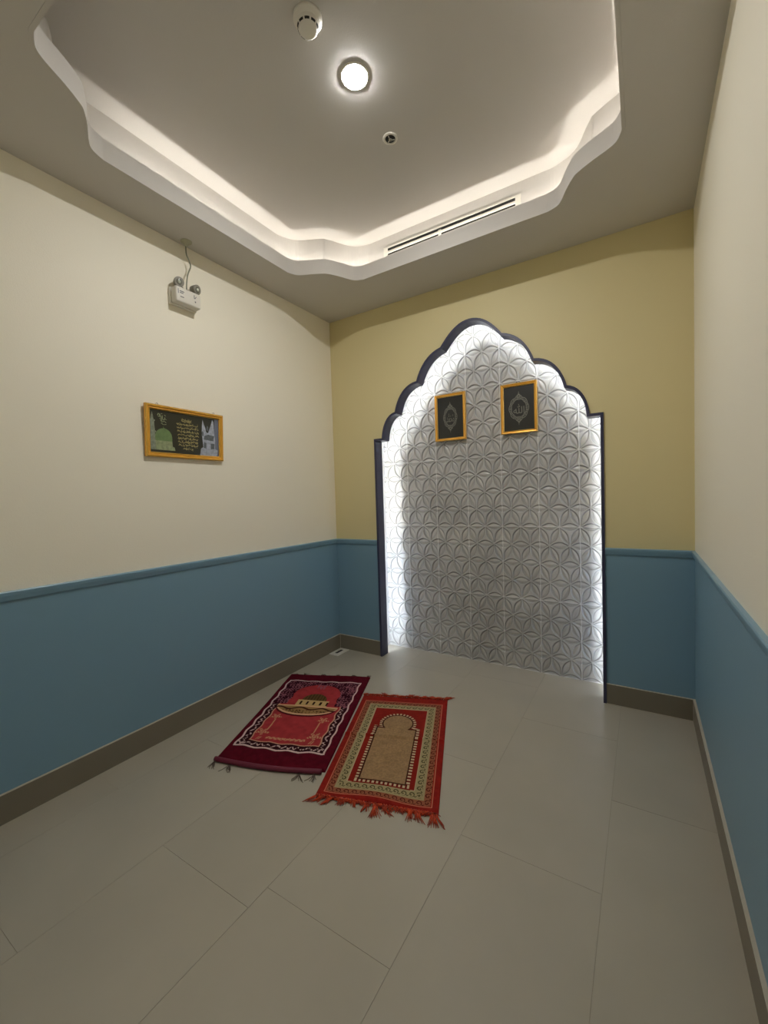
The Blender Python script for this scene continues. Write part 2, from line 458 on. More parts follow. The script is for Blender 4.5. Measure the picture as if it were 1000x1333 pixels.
sx, sy = -1.018, 1.215
d = thing('smoke_detector', 'white round smoke detector on the raised ceiling near the downlight', 'smoke detector', (sx, sy, ZU))
mb = MB(); mb.lathe([(0.052, 0), (0.052, -0.010), (0.050, -0.014), (0.044, -0.016), (0.042, -0.022)], (sx, sy, ZU), n=48)
part(mb, 'base', M['plastic'], d)
mb = MB(); mb.lathe([(0.041, -0.0162), (0.041, -0.026), (0.036, -0.040), (0.030, -0.046), (0.026, -0.047), (0.008, -0.0475)], (sx, sy, ZU), n=48)
part(mb, 'sensor_head', M['plastic'], d)
mb = MB()
for k in range(10):
    a0_, a1_ = 2*math.pi*(k+0.14)/10, 2*math.pi*(k+0.86)/10
    vs = []
    for i in range(7):
        a = a0_+(a1_-a0_)*i/6
        for r, h in ((0.0388, -0.0345), (0.0362, -0.0415)):
            vs.append((sx+r*math.cos(a), sy+r*math.sin(a), ZU+h))
        for r, h in ((0.0370, -0.0335), (0.0345, -0.0400)):
            vs.append((sx+r*math.cos(a), sy+r*math.sin(a), ZU+h))
    fs = []
    for i in range(6):
        b = i*4; c = b+4
        fs += [(b, b+1, c+1, c), (b+2, c+2, c+3, b+3), (b, c, c+2, b+2), (b+1, b+3, c+3, c+1)]
    fs += [(0, 2, 3, 1), (24, 25, 27, 26)]
    mb.add(vs, fs)
part(mb, 'vent_slots', M['dark'], d)

px_, py_ = -1.03, 1.815
d = thing('fire_sprinkler', 'small dark sprinkler head set in the raised ceiling beyond the downlight', 'sprinkler', (px_, py_, ZU))
mb = MB(); mb.lathe([(0.036, 0), (0.036, -0.003), (0.030, -0.005), (0.0245, -0.005), (0.0245, -0.0015)], (px_, py_, ZU), n=36)
part(mb, 'escutcheon', M['plastic'], d)
mb = MB(); mb.lathe([(0.0243, -0.0012), (0.0243, -0.0030), (0.004, -0.0032)], (px_, py_, ZU), n=36)
part(mb, 'recess_cup', M['dark'], d)
mb = MB()
for q in (0.6, 0.6+2*math.pi/3, 0.6+4*math.pi/3):
    mb.tube([(px_, py_, ZU-0.006), (px_+0.012*math.cos(q), py_+0.012*math.sin(q), ZU-0.007), (px_+0.0235*math.cos(q), py_+0.0235*math.sin(q), ZU-0.0042)], 0.0030, 8)
part(mb, 'frame_arms', M['chrome'], d)
mb = MB(); mb.lathe([(0.0085, -0.0065), (0.0085, -0.0085), (0.003, -0.010)], (px_, py_, ZU), n=16)
part(mb, 'deflector', M['chrome'], d)

# slot air vent on the far face of the cove
yv = 2.363+0.097
d = thing('slot_air_vent', 'long white two-slot air vent on the far face of the ceiling cove', 'air vent', (-1.02, yv, 2.905))
vx0, vx1, vz0, vz1 = -1.468, -0.568, 2.868, 2.940
mb = MB()
mb.box(vx0, vx1, yv-0.006, yv-0.0005, vz1-0.010, vz1); mb.box(vx0, vx1, yv-0.006, yv-0.0005, vz0, vz0+0.008)
mb.box(vx0, vx0+0.03, yv-0.006, yv-0.0005, vz0+0.008, vz1-0.010); mb.box(vx1-0.03, vx1, yv-0.006, yv-0.0005, vz0+0.008, vz1-0.010)
part(mb, 'vent_frame', M['plastic'], d)
mb = MB(); mb.box(vx0+0.03, vx1-0.03, yv-0.003, yv-0.0005, vz0+0.008, vz1-0.010)
part(mb, 'slot_cavity', M['dark'], d)
for zc_, hh in ((2.9030, 0.0080), (2.8800, 0.0032)):
    mb = MB(); mb.bevbox(vx0+0.03, vx1-0.03, yv-0.009, yv-0.003, zc_-hh, zc_+hh, 0.002)
    part(mb, 'blade', M['plastic'], d)
mb = MB(); mb.bevbox(-1.068, -1.048, yv-0.012, yv-0.003, vz0+0.008, 2.914, 0.002)
part(mb, 'centre_clip', M['plastic'], d)

# ---------------------------------------------------------------- emergency light on the left wall
d = thing('emergency_light', 'white twin-lamp emergency light box high on the cream left wall', 'emergency light', (XL, 1.445, 2.37))
ey0, ey1, ez0, ez1 = 1.372, 1.522, 2.370, 2.453
mb = MB(); mb.bevbox(XL+0.001, XL+0.022, ey0-0.004, ey1+0.004, ez0-0.003, ez1+0.003, 0.004)
part(mb, 'back_plate', M['plastic'], d)
mb = MB(); mb.bevbox(XL+0.022, XL+0.070, ey0, ey1, ez0, ez1, 0.009, 3)
part(mb, 'housing', M['plastic'], d)
def lamp_head(y, z, yaw):
    c = Vector((XL+0.050, y, z))
    mt = (Matrix.Rotation(yaw, 3, 'Z') @ Matrix.Rotation(math.radians(90), 3, 'Y')) @ Matrix.Identity(3)
    tilt = Matrix.Rotation(math.radians(12), 3, Vector((0, 1, 0)))
    mt = tilt @ mt
    mb = MB(); mb.lathe([(0.010, -0.036), (0.018, -0.030), (0.024, -0.010), (0.026, 0.004), (0.026, 0.010), (0.0225, 0.010)], c, n=28, mat=mt)
    mb.tube([(c.x-0.012, y, ez1-0.004), (c.x-0.012, y, z-0.012)], 0.007, 10)
    h = part(mb, 'lamp_head', M['plasticgrey'], d)
    mb = MB(); mb.lathe([(0.0222, 0.0055), (0.0222, 0.0085), (0.012, 0.011), (0.003, 0.012)], c, n=24, mat=mt)
    part(mb, 'lens', M['lens'], h)
    mb = MB(); mb.lathe([(0.008, 0.0115), (0.008, 0.0135), (0.002, 0.015)], c, n=16, mat=mt)
    part(mb, 'bulb', M['bulb'], h)
lamp_head(1.402, 2.483, math.radians(-12)); lamp_head(1.508, 2.483, math.radians(14))
fx = XL+0.0705
for zc_, a, b in ((2.4285, 1.394, 1.420), (2.4195, 1.394, 1.414), (2.399, 1.396, 1.417)):
    mb = MB(); mb.box(fx-0.001, fx+0.0004, a, b, zc_-0.0022, zc_+0.0022); part(mb, 'printed_line', M['ink'], d)
mb = MB(); mb.box(fx-0.001, fx+0.0006, 1.3835, 1.3865, 2.412, 2.438); part(mb, 'indicator_strip', M['ink'], d)
mb = MB(); mb.tube(catmull([(fx+0.0005, 1.480, 2.436), (fx+0.0005, 1.480, 2.420), (fx+0.0005, 1.484, 2.418), (fx+0.0005, 1.492, 2.430)], 4), 0.0016, 6); part(mb, 'printed_mark', M['ink'], d)
mb = MB(); mb.box(fx-0.001, fx+0.0010, 1.483, 1.489, 2.396, 2.403); part(mb, 'test_button', M['ink'], d)
mb = MB()
mb.tube(catmull([(XL+0.035, 1.459, ez1-0.006), (XL+0.038, 1.458, 2.49), (XL+0.040, 1.466, 2.55), (XL+0.040, 1.487, 2.606), (XL+0.040, 1.478, 2.635), (XL+0.040, 1.464, 2.665), (XL+0.040, 1.462, 2.712), (XL+0.040, 1.462, ZC-0.004)], 6), 0.0036, 8)
mb.tube(catmull([(XL+0.040, 1.423, ez1+0.02), (XL+0.042, 1.452, ez1-0.002), (XL+0.042, 1.475, ez1+0.002), (XL+0.04, 1.50, ez1+0.012)], 5), 0.0028, 8)
part(mb, 'power_cable', M['cable'], d)
mb = MB(); mb.lathe([(0.030, -0.0005), (0.029, -0.004), (0.014, -0.007), (0.011, -0.020), (0.007, -0.024)], (XL+0.047, 1.462, ZC), n=28)
part(mb, 'ceiling_gland', M['gland'], d)

# ---------------------------------------------------------------- framed pictures
def flat_poly(mb, fmap, pts, lift=0.0, th=0.0006, mi=0):
    """a printed shape: thin flat polygon lying on the print (fmap turns s,t,depth into room coordinates)"""
    n = len(pts); tr = tessellate_polygon([[Vector((s, t, 0)) for s, t in pts]])
    vs = [fmap(s, t, lift+th) for s, t in pts]
    mb.add(vs, [tuple(t) for t in tr], mi)
def strokes(mb, fmap, path, w, lift=0.0006, th=0.0002):
    P = [Vector(p) for p in path]
    for i in range(len(P)-1):
        a, b = P[i], P[i+1]; t = (b-a)
        if t.length < 1e-6: continue
        nrm = Vector((-t.y, t.x)).normalized()*w/2; e = t.normalized()*w*0.3
        q = [a-e+nrm, a-e-nrm, b+e-nrm, b+e+nrm]
        mb.add([fmap(p.x, p.y, lift+th+0.00002*(i % 5)) for p in q], [(0, 1, 2, 3)])
def moulding(mb, fmap, w, h, fw, dp):
    """mitred picture moulding; profile (inset, depth)"""
    prof = [(0, 0.0), (0, dp*0.75), (fw*0.18, dp), (fw*0.45, dp*0.92), (fw*0.62, dp*0.70), (fw*0.80, dp*0.78), (fw, dp*0.55), (fw, 0.0)]
    n = len(prof); vs = []
    for cx, cy, sx_, sy_ in ((0, 0, 1, 1), (w, 0, -1, 1), (w, h, -1, -1), (0, h, 1, -1)):
        for i, dd in prof: vs.append(fmap(cx+sx_*i, cy+sy_*i, dd))
    for k in range(4):
        for i in range(n):
            j = (i+1) % n; k2 = (k+1) % 4
            mi = 1 if i in (1, 5) else 0
            mb.add([vs[k*n+i], vs[k*n+j], vs[k2*n+j], vs[k2*n+i]], [(0, 1, 2, 3)], mi)

def text_mesh(body):
    c = bpy.data.curves.new('lettering', 'FONT'); c.body = body; c.align_x = 'CENTER'; c.resolution_u = 3
    o = bpy.data.objects.new('lettering', c); COL.objects.link(o)
    bpy.context.view_layer.update()
    me = bpy.data.meshes.new_from_object(o.evaluated_get(bpy.context.evaluated_depsgraph_get()))
    co = np.array([v.co[:2] for v in me.vertices]); fs = [list(p.vertices) for p in me.polygons]
    bpy.data.objects.remove(o); bpy.data.curves.remove(c); bpy.data.meshes.remove(me)
    mn, mx = co.min(0), co.max(0)
    return (co-(mn+mx)/2), mx-mn, fs

def niche_picture(x0_, x1_, z0_, z1_, label, wide, glyph):
    w, h = x1_-x0_, z1_-z0_; yb = YT-0.0065
    fm = lambda s, t, dd: (x0_+s, yb-0.003-dd, z0_+t)
    d = thing('picture_frame', label, 'picture', ((x0_+x1_)/2, yb, z0_), 'gold framed medallion pictures in the niche')
    mb = MB(); moulding(mb, fm, w, h, 0.021, 0.022); part(mb, 'frame', [M['gold'], M['goldin']], d)
    mb = MB(); mb.box(x0_+0.012, x1_-0.012, yb-0.009, yb-0.003, z0_+0.012, z1_-0.012)
    pr = part(mb, 'print', M['print'], d)
    fm2 = lambda s, t, dd: (x0_+w/2+s, yb-0.0092-dd, z0_+h/2+t)
    a, b = wide, 0.083
    N = 96; mb = MB()
    ring_o, ring_i = [], []
    for i in range(N):
        t = 2*math.pi*i/N
        lob = 1+0.07*abs(math.cos(4*t))-0.04
        po = 1+0.16*max(0, abs(math.sin(t))-0.9)/0.1*0.6
        ring_o.append((a*math.cos(t)*lob, b*math.sin(t)*lob*po))
        ring_i.append((a*0.72*math.cos(t)*(1-0.03*math.cos(8*t)), b*0.72*math.sin(t)*(1-0.03*math.cos(8*t))))
    def band(P, k0, k1, lift):
        vs = [fm2(p[0]*k0, p[1]*k0, lift) for p in P]+[fm2(p[0]*k1, p[1]*k1, lift) for p in P]
        mb.add(vs, [(i, (i+1) % N, N+(i+1) % N, N+i) for i in range(N)])
    band(ring_o, 1.0, 0.94, 0.0004); band(ring_i, 1.06, 1.0, 0.0004)
    for q in range(26):
        t = 2*math.pi*q/26; c0 = (0.83*a*math.cos(t), 0.83*b*math.sin(t)); r = 0.0058+0.0014*(q % 2)
        pts = [(c0[0]+r*math.cos(k*math.pi/6), c0[1]+r*math.sin(k*math.pi/6)) for k in range(12)]
        inn = [(c0[0]+0.45*r*math.cos(k*math.pi/6), c0[1]+0.45*r*math.sin(k*math.pi/6)) for k in range(12)]
        mb.add([fm2(*p, 0.0005) for p in pts]+[fm2(*p, 0.0005) for p in inn], [(k, (k+1) % 12, 12+(k+1) % 12, 12+k) for k in range(12)])
    for s in (1, -1):   # finials above and below
        for (cx_, cy_, r) in ((0, s*(b*1.04), 0.012), (0, s*(b*1.04+0.015), 0.005), (-0.013, s*b*0.98, 0.007), (0.013, s*b*0.98, 0.007)):
            pts = [(cx_+r*math.cos(q*math.pi/8), cy_+r*math.sin(q*math.pi/8)) for q in range(16)]
            inn = [(cx_+0.5*r*math.cos(q*math.pi/8), cy_+0.5*r*math.sin(q*math.pi/8)) for q in range(16)]
            mb.add([fm2(*p, 0.0006) for p in pts]+[fm2(*p, 0.0006) for p in inn], [(i, (i+1) % 16, 16+(i+1) % 16, 16+i) for i in range(16)])
        strokes(mb, fm2, [(0, s*(b+0.018)), (0, s*(b+0.034))], 0.002)
    part(mb, 'medallion', M['silver'], pr)
    co, dim, fs = text_mesh(glyph)
    k = a*1.12/dim[0]; ky = b*0.80/dim[1]
    mb = MB(); mb.add([fm2(c[0]*k, c[1]*ky-0.004, 0.0007) for c in co], fs)
    part(mb, 'calligraphy', M['silver'], pr)
niche_picture(-1.377, -1.127, 1.690, 2.046, 'gold framed black picture with narrow grey medallion, left of the two in the niche', 0.056, '\ufdf4')
niche_picture(-0.861, -0.611, 1.692, 2.042, 'gold framed black picture with wider grey medallion, right of the two in the niche', 0.068, '\ufdf2')

# the wide picture on the left wall
py0, py1, pz0, pz1 = 1.197, 1.665, 1.521, 1.796
W_, H_ = py1-py0, pz1-pz0
lean = 0.012
fm = lambda s, t, dd: (XL+0.004+dd+lean*(t/H_), py0+s, pz0+t)
d = thing('wall_picture', 'wide gold framed picture with green dome and gold script on the cream left wall', 'picture', (XL, (py0+py1)/2, pz0))
mb = MB(); moulding(mb, fm, W_, H_, 0.026, 0.020); part(mb, 'frame', [M['gold'], M['goldin']], d)
mb = MB(); qv = [fm(0.018, 0.018, 0.004), fm(W_-0.018, 0.018, 0.004), fm(W_-0.018, H_-0.018, 0.004), fm(0.018, H_-0.018, 0.004)]
qb = [fm(0.018, 0.018, 0.0), fm(W_-0.018, 0.018, 0.0), fm(W_-0.018, H_-0.018, 0.0), fm(0.018, H_-0.018, 0.0)]
mb.add(qv+qb, [(0, 1, 2, 3), (7, 6, 5, 4), (0, 4, 5, 1), (1, 5, 6, 2), (2, 6, 7, 3), (3, 7, 4, 0)])
pr = part(mb, 'print', M['printgreen'], d)
iw, ih = W_-0.052, H_-0.052
fi = lambda s, t, dd: fm(0.026+s*iw, 0.026+t*ih, 0.0042+dd)     # s 0..1 rightwards, t 0..1 upwards
mb = MB()   # minaret
flat_poly(mb, fi, [(0.005, 0.06), (0.075, 0.06), (0.07, 0.46), (0.082, 0.47), (0.082, 0.50), (0.066, 0.51), (0.058, 0.72), (0.07, 0.735), (0.07, 0.76), (0.05, 0.77), (0.044, 0.86), (0.032, 0.95), (0.02, 0.86), (0.012, 0.77), (0.005, 0.76)])
part(mb, 'minaret_image', M['minaret'], pr)
mb = MB()   # dome
dome = [(0.072, 0.28)]+[(0.18-0.115*math.cos(q)*(1 if q < 1.57 else 1.0), 0.32+0.26*math.sin(q)**0.8) for q in np.linspace(0.05, 3.09, 24)]+[(0.292, 0.28)]
k = len(dome)//2; dome[k] = (0.178, 0.60); dome.insert(k, (0.174, 0.60)); dome.insert(k+1, (0.176, 0.645))
flat_poly(mb, fi, dome, 0.0003)
part(mb, 'dome_image', M['dome'], pr)
mb = MB()
flat_poly(mb, fi, [(0.078, 0.06), (0.335, 0.06), (0.325, 0.14), (0.298, 0.16), (0.294, 0.285), (0.072, 0.285)], 0.0002)
part(mb, 'dome_base_image', M['domebase'], pr)
mb = MB()   # calligraphy blot by the minaret
for path in ([(0.105, 0.88), (0.115, 0.92), (0.135, 0.90), (0.13, 0.85), (0.11, 0.86)], [(0.125, 0.90), (0.15, 0.84), (0.16, 0.76)], [(0.165, 0.88), (0.17, 0.80), (0.19, 0.78), (0.20, 0.84)], [(0.14, 0.78), (0.16, 0.73), (0.19, 0.75), (0.215, 0.72)], [(0.15, 0.70), (0.18, 0.67), (0.215, 0.68)], [(0.195, 0.90), (0.21, 0.88)], [(0.205, 0.81), (0.22, 0.79)], [(0.15, 0.92), (0.165, 0.925)], [(0.13, 0.81), (0.145, 0.80)]):
    strokes(mb, fi, catmull(path, 4), 0.0105)
part(mb, 'calligraphy', M['domebase'], pr)
mb = MB()   # rows of small gold script, too small to read
rr = random.Random(5)
def script_row(s0, s1, t, hh):
    s = s0
    while s < s1-0.01:
        ln = rr.uniform(0.02, 0.05); e = min(s+ln, s1)
        pts = [(s+(e-s)*q/4, t+rr.uniform(-0.3, 0.35)*hh) for q in range(5)]
        strokes(mb, fi, catmull(pts, 3), 0.0125)
        if rr.random() < 0.7: strokes(mb, fi, [(s+0.008, t), (s+0.010, t+hh*rr.uniform(0.5, 0.85))], 0.006)
        if rr.random() < 0.6:
            q = rr.uniform(s, e); tt = t+hh*rr.choice((-0.55, 0.6)); strokes(mb, fi, [(q, tt), (q+0.008, tt)], 0.007)
        s = e+rr.uniform(0.004, 0.01)
script_row(0.43, 0.57, 0.845, 0.06)
script_row(0.43, 0.57, 0.815, 0.05)
for i, t in enumerate((0.735, 0.645, 0.555, 0.47, 0.385, 0.30, 0.22)):
    script_row(0.36+0.004*i, 0.68, t, 0.075)
script_row(0.45, 0.60, 0.125, 0.06)
part(mb, 'script_lines', M['text'], pr)
mb = MB()   # pale shrine on the right
flat_poly(mb, fi, [(0.925, 0.0), (1.0, 0.0), (1.0, 1.0), (0.935, 1.0), (0.93, 0.6)], 0.0)
part(mb, 'backdrop_image', M['shrinebg'], pr)
mb = MB()
flat_poly(mb, fi, [(0.70, 0.0), (0.97, 0.0), (0.985, 0.16), (0.94, 0.20), (0.945, 0.42), (0.93, 0.60), (0.92, 0.90), (0.90, 0.97), (0.875, 0.82), (0.85, 0.70), (0.83, 0.60), (0.80, 0.62), (0.785, 0.74), (0.765, 0.82), (0.745, 0.93), (0.735, 0.80), (0.73, 0.62), (0.74, 0.42), (0.752, 0.22), (0.715, 0.18)], 0.0002)
part(mb, 'shrine_image', M['shrine'], pr)
mb = MB()
for r in ([(0.765, 0.42), (0.915, 0.40), (0.925, 0.54), (0.83, 0.56), (0.77, 0.52)], [(0.758, 0.20), (0.80, 0.19), (0.80, 0.34), (0.76, 0.36)], [(0.87, 0.18), (0.93, 0.19), (0.935, 0.33), (0.87, 0.33)], [(0.725, 0.52), (0.755, 0.50), (0.76, 0.60), (0.735, 0.64)], [(0.80, 0.70), (0.83, 0.64), (0.835, 0.76), (0.815, 0.80)]):
    flat_poly(mb, fi, r, 0.0005)
part(mb, 'shrine_shadow_image', M['shrinedark'], pr)
for s in (0.14, 0.87):
    mb = MB()
    c = Vector(fm(W_*s, H_+0.003, 0.008))
    mb.tube([c+Vector((0, 0.006*math.cos(q), 0.006*math.sin(q))) for q in np.linspace(0, 2*math.pi, 13)], 0.0012, 6)
    part(mb, 'hanging_ring', M['ink'], d)

# ---------------------------------------------------------------- floor plate in the far left corner
d = thing('floor_plate', 'small white floor plate with a dark slot in the far left corner', 'floor plate', (-2.140, 2.69, 0))
mb = MB(); mb.bevbox(-2.192, -2.098, 2.602, 2.758, 0.0, 0.0045, 0.0015)
part(mb, 'plate', M['plastic'], d)
mb = MB(); mb.box(-2.160, -2.136, 2.640, 2.722, 0.0040, 0.0050)
part(mb, 'slot', M['dark'], d)

# ---------------------------------------------------------------- prayer rugs
def bil(q, u, v):
    NLc, NRc, FLc, FRc = [np.array(c) for c in q]
    u = np.asarray(u)[..., None]; v = np.asarray(v)[..., None]
    return (1-u)*(1-v)*NLc+u*(1-v)*NRc+(1-u)*v*FLc+u*v*FRc
def C3(r, g, b): return np.array(srgb(r, g, b)[:3])
def vnoise(X, Y, sc_, seed):
    r = np.random.default_rng(seed); G = r.random((128, 128))
    xi, yi = X*sc_, Y*sc_; x0_, y0_ = np.floor(xi).astype(int), np.floor(yi).astype(int)
    fx_, fy_ = sm(0, 1, xi-x0_), sm(0, 1, yi-y0_)
    g = lambda a, b: G[a % 128, b % 128]
    return (g(x0_, y0_)*(1-fx_)+g(x0_+1, y0_)*fx_)*(1-fy_)+(g(x0_, y0_+1)*(1-fx_)+g(x0_+1, y0_+1)*fx_)*fy_
def paint(c, mask, col): c[mask] = col
def rug_mesh(name, q, W, L, step, height, pattern, mat, root, curve):
    nu, nv = int(W/step), int(L/step)
    u, v = np.meshgrid(np.linspace(0, 1, nu), np.linspace(0, 1, nv))
    P = bil(q, u, v)+curve(u, v)
    z = height(u, v)
    edge = np.minimum(np.minimum(u, 1-u)*W, np.minimum(v, 1-v)*L)
    z = z*np.clip(0.35+0.65*np.sqrt(np.clip(edge/0.010, 0, 1)), 0, 1)
    rgb = pattern(u, v, W, L).reshape(nv, nu, 3)
    # skirt down to the floor
    pad = lambda A: np.pad(A, [(1, 1), (1, 1)]+[(0, 0)]*(A.ndim-2), mode='edge')
    P, z, rgb = pad(P), pad(z), pad(rgb)
    z[0, :] = z[-1, :] = 0.0005; z[:, 0] = z[:, -1] = 0.0005
    o = np.array(root.location)
    me, used = grid_object(name, P[..., 0]-o[0], P[..., 1]-o[1], z-o[2])
    set_colors(me, 'pat', rgb.reshape(-1, 3)[used]); me.materials.append(mat)
    ob = bpy.data.objects.new(name, me); COL.objects.link(ob); ob.parent = root
    return ob

def in_rect(u, v, a, b, c, d_): return (u > a) & (u < b) & (v > c) & (v < d_)
def rect_band(U, V, a, b, c, d_, w):
    """distance band: inside rect within w of its outline (U,V in metres)"""
    dd = np.minimum(np.minimum(U-a, b-U), np.minimum(V-c, d_-V))
    return (dd > 0) & (dd < w)

# --- maroon rug
QA = [(-1.805, 1.264), (-1.267, 1.452), (-2.178, 2.158), (-1.640, 2.386)]
WA, LA = 0.567, 0.985
def pat_a(u, v, W, L):
    U, V = u*W, v*L
    wob = 0.004*np.sin(V*55+1)+0.003*np.sin(U*48); U2 = U+wob; V2 = V+0.004*np.sin(U*52)+0.002*np.sin(V*40)
    c = np.empty(u.shape+(3,)); c[:] = C3(84, 8, 26)
    n1 = vnoise(U, V, 60, 1); c *= (0.8+0.4*n1[..., None])
    a, b, e, f = 0.072*W, 0.925*W, 0.110*L, 0.885*L
    # dark inner border field + white wavy line
    ins = (U2 > a) & (U2 < b) & (V2 > e) & (V2 < f)
    c[ins] = C3(44, 5, 16)
    # scroll dashes in the border
    fa, fb, fe, ff = 0.150*W, 0.842*W, 0.158*L, 0.560*L
    fld_out = 0.0
    midL, midR, midB = 0.5*(a+fa)+0.004, 0.5*(b+fb)-0.004, 0.5*(e+fe)+0.002
    sc_n = vnoise(U, V, 130, 3)
    def scroll(across, along):
        y = across-0.007*np.sin(along*150+1.5*np.sin(along*37))
        blob = ((along*9.5) % 0.27) > 0.05
        return (np.abs(y) < 0.0050) & (sc_n > 0.30) & blob
    white = scroll(U-midL, V) & (V < ff) & (V > e) & ins
    white |= scroll(U-midR, V) & (V < ff) & (V > e) & ins
    white |= scroll(V-midB, U) & ins
    c[white] = C3(196, 164, 160)
    # spandrels (mauve foliage on dark) above the banner
    sp = ins & (V > 0.555*L)
    fol = np.sin(U*165+2.2*np.sin(V*120))*np.sin(V*150+2.0*np.sin(U*130))+0.7*(vnoise(U, V, 100, 5)-0.5)
    c[sp] = C3(46, 4, 22); c[sp & (fol > 0.18)] = C3(142, 84, 96)
    # central rose field: lower rectangle, upper lobed arch
    uu = (U/W-0.505)
    low = (U2 > fa) & (U2 < fb) & (V2 > fe) & (V < 0.565*L)
    lowi = (U2 > fa+0.007) & (U2 < fb-0.007) & (V2 > fe+0.008) & (V < 0.565*L)
    t = v
    halfw = np.where(t < 0.60, 0.265, np.where(t < 0.70, 0.275-0.02*np.sin((t-0.60)/0.10*math.pi), 0.262*np.sqrt(np.clip(1-((t-0.70)/0.135)**2, 0, 1))))
    arch = (np.abs(uu) < halfw) & (t > 0.55) & (t < 0.84)
    notch = (np.abs(uu) < 0.05) & (t > 0.775)
    arch &= ~notch | (fol < 0.1)
    rose = C3(160, 52, 56)
    c[low] = C3(196, 142, 118)
    c[lowi] = rose; c[arch] = rose
    m = lowi | arch
    n2 = vnoise(U, V, 45, 8)[..., None]; c[m] = (c*(0.85+0.3*n2))[m]
    cream = C3(190, 136, 104)
    # flower sprays and stems
    for fu, fv, r in ((0.238, 0.412, 0.036), (0.745, 0.402, 0.036), (0.225, 0.248, 0.042), (0.755, 0.240, 0.042)):
        dx, dy = U-fu*W, V-fv*L; rad = np.hypot(dx, dy*1.15); an = np.arctan2(dy, dx)
        fl = (rad < r*(0.70+0.3*np.cos(5*an+1))) & (np.sin(rad*420+an*3) > -0.45)
        c[fl & lowi] = cream
    for sx_, du in ((0.255, -0.05), (0.728, 0.05)):
        line = np.abs(U-W*(sx_+du*(v-0.33)*0.6)) < 0.0035
        c[line & lowi & (v > 0.27) & (v < 0.38)] = cream
    # garland of scallops near the hem end
    g = (np.abs(V-0.195*L-0.006*np.abs(np.sin(U*110))) < 0.0085) & (U > 0.30*W) & (U < 0.69*W)
    g &= np.sin(U*260)*np.sin(V*300) > -0.55
    c[g] = cream
    for gu in (0.225, 0.245, 0.745, 0.765):
        c[(np.abs(U-gu*W-(V-0.188*L)*0.4) < 0.0028) & (np.abs(V-0.188*L) < 0.012)] = cream
    # domed building above the banner
    dm = ((U-0.515*W)/(0.135*W))**2+((V-0.625*L)/(0.082*L))**2 < 1
    dm &= v > 0.615
    c[dm] = C3(96, 72, 40); c[dm & (np.sin(U*330) > 0.5)] = C3(70, 48, 28)
    bld = (np.abs(uu-0.01) < 0.175) & (v > 0.545) & (v < 0.622-0.0*uu)
    c[bld] = C3(190, 160, 108); c[bld & (np.sin(U*150) > 0.55) & (v < 0.605) & (v > 0.565)] = C3(40, 16, 14)
    # banner (open bowed panel) with brown scrollwork
    bu = (U/W-0.485)/0.335
    top = 0.545; bot = 0.545-0.105*np.sqrt(np.clip(1-bu**2, 0, 1))
    ban = (np.abs(bu) < 1) & (v < top+0.008) & (v > bot)
    c[ban] = C3(150, 116, 72)
    rim = ban & ((v > top-0.006) | (v < bot+0.016))
    c[rim] = C3(214, 168, 130)
    wave = np.abs(v-(top-0.028-0.012*np.sin(bu*9))) < 0.008
    c[ban & wave] = C3(66, 30, 22)
    c[ban & ~rim & (v < top-0.045) & (fol > 0.1)] = C3(92, 62, 36)
    low_rim = (np.abs(bu) < 1) & (v <= bot) & (v > bot-0.016)
    c[low_rim] = C3(74, 10, 22)
    # white wavy outline
    wl = (np.minimum(np.minimum(U2-a, b-U2), np.minimum(V2-e, f-V2)))
    c[(wl > -0.0052) & (wl < 0.0052)] = C3(212, 182, 178)
    return c.reshape(-1, 3)
def height_a(u, v):
    return 0.012+0.0022*np.sin(v*9+u*3)*np.sin(u*5+1)+0.0012*vnoise(u, v, 30, 2)
def curve_a(u, v):
    b = -0.020*np.sin(u*math.pi)*(1-v)**6-0.010*(1-v)**6
    ax = np.array([0.388, -0.9]); ax /= np.linalg.norm(ax)
    s = 0.006*np.sin(v*math.pi*1.0)
    pe = np.array([0.9, 0.388]); pe = pe/np.linalg.norm(pe)
    return (-b)[..., None]*ax+(s*np.clip(0.5-u, 0, 1)*2)[..., None]*pe*0.6
ra = thing('prayer_rug', 'maroon and rose prayer rug lying beside the left wall', 'rug', (-1.73, 1.81, 0), 'prayer rugs on the floor')
rug_mesh('pile', QA, WA, LA, 0.0018, height_a, pat_a, M['ruga'], ra, curve_a)
hem = [tuple(bil(QA, u, 0.0)+curve_a(np.array(u), np.array(0.0))+np.array([0.0045, -0.0105]))+(0.0118,) for u in np.linspace(0.002, 0.975, 40)]
mb = MB(); mb.tube(hem, 0.0115, 10); part(mb, 'hem_binding', M['hem'], ra)
def tassel(base, direction, ln, n, rnd, thick=0.0014):
    mb = MB(); dx = Vector((direction[0], direction[1], 0)).normalized(); nx = Vector((-dx.y, dx.x, 0))
    for i in range(n):
        sp = rnd.uniform(-0.7, 0.7); l = ln*rnd.uniform(0.7, 1.15)
        p0 = Vector((base[0], base[1], 0.008))+nx*rnd.uniform(-0.004, 0.004)
        p1 = p0+dx*l*0.45+nx*sp*l*0.22; p1.z = 0.006
        p2 = p0+dx*l*0.8+nx*sp*l*0.6; p2.z = 0.003
        p3 = p0+dx*l+nx*(sp*l*0.75+rnd.uniform(-0.01, 0.01)); p3.z = 0.002
        mb.tube([p for p in (p0, p1, p2, p3)], thick, 5, r2=thick*0.7)
    return mb
rnd = random.Random(3)
dn = np.array(QA[0])-np.array(QA[2])
for u in (0.012, 0.165, 0.80, 0.925):
    p = bil(QA, u, 0.0)+curve_a(np.array(u), np.array(0.0))+0.012*dn/np.linalg.norm(dn)
    part(tassel(p, dn, 0.055, 9, rnd), 'tassel', M['tassel'], ra)
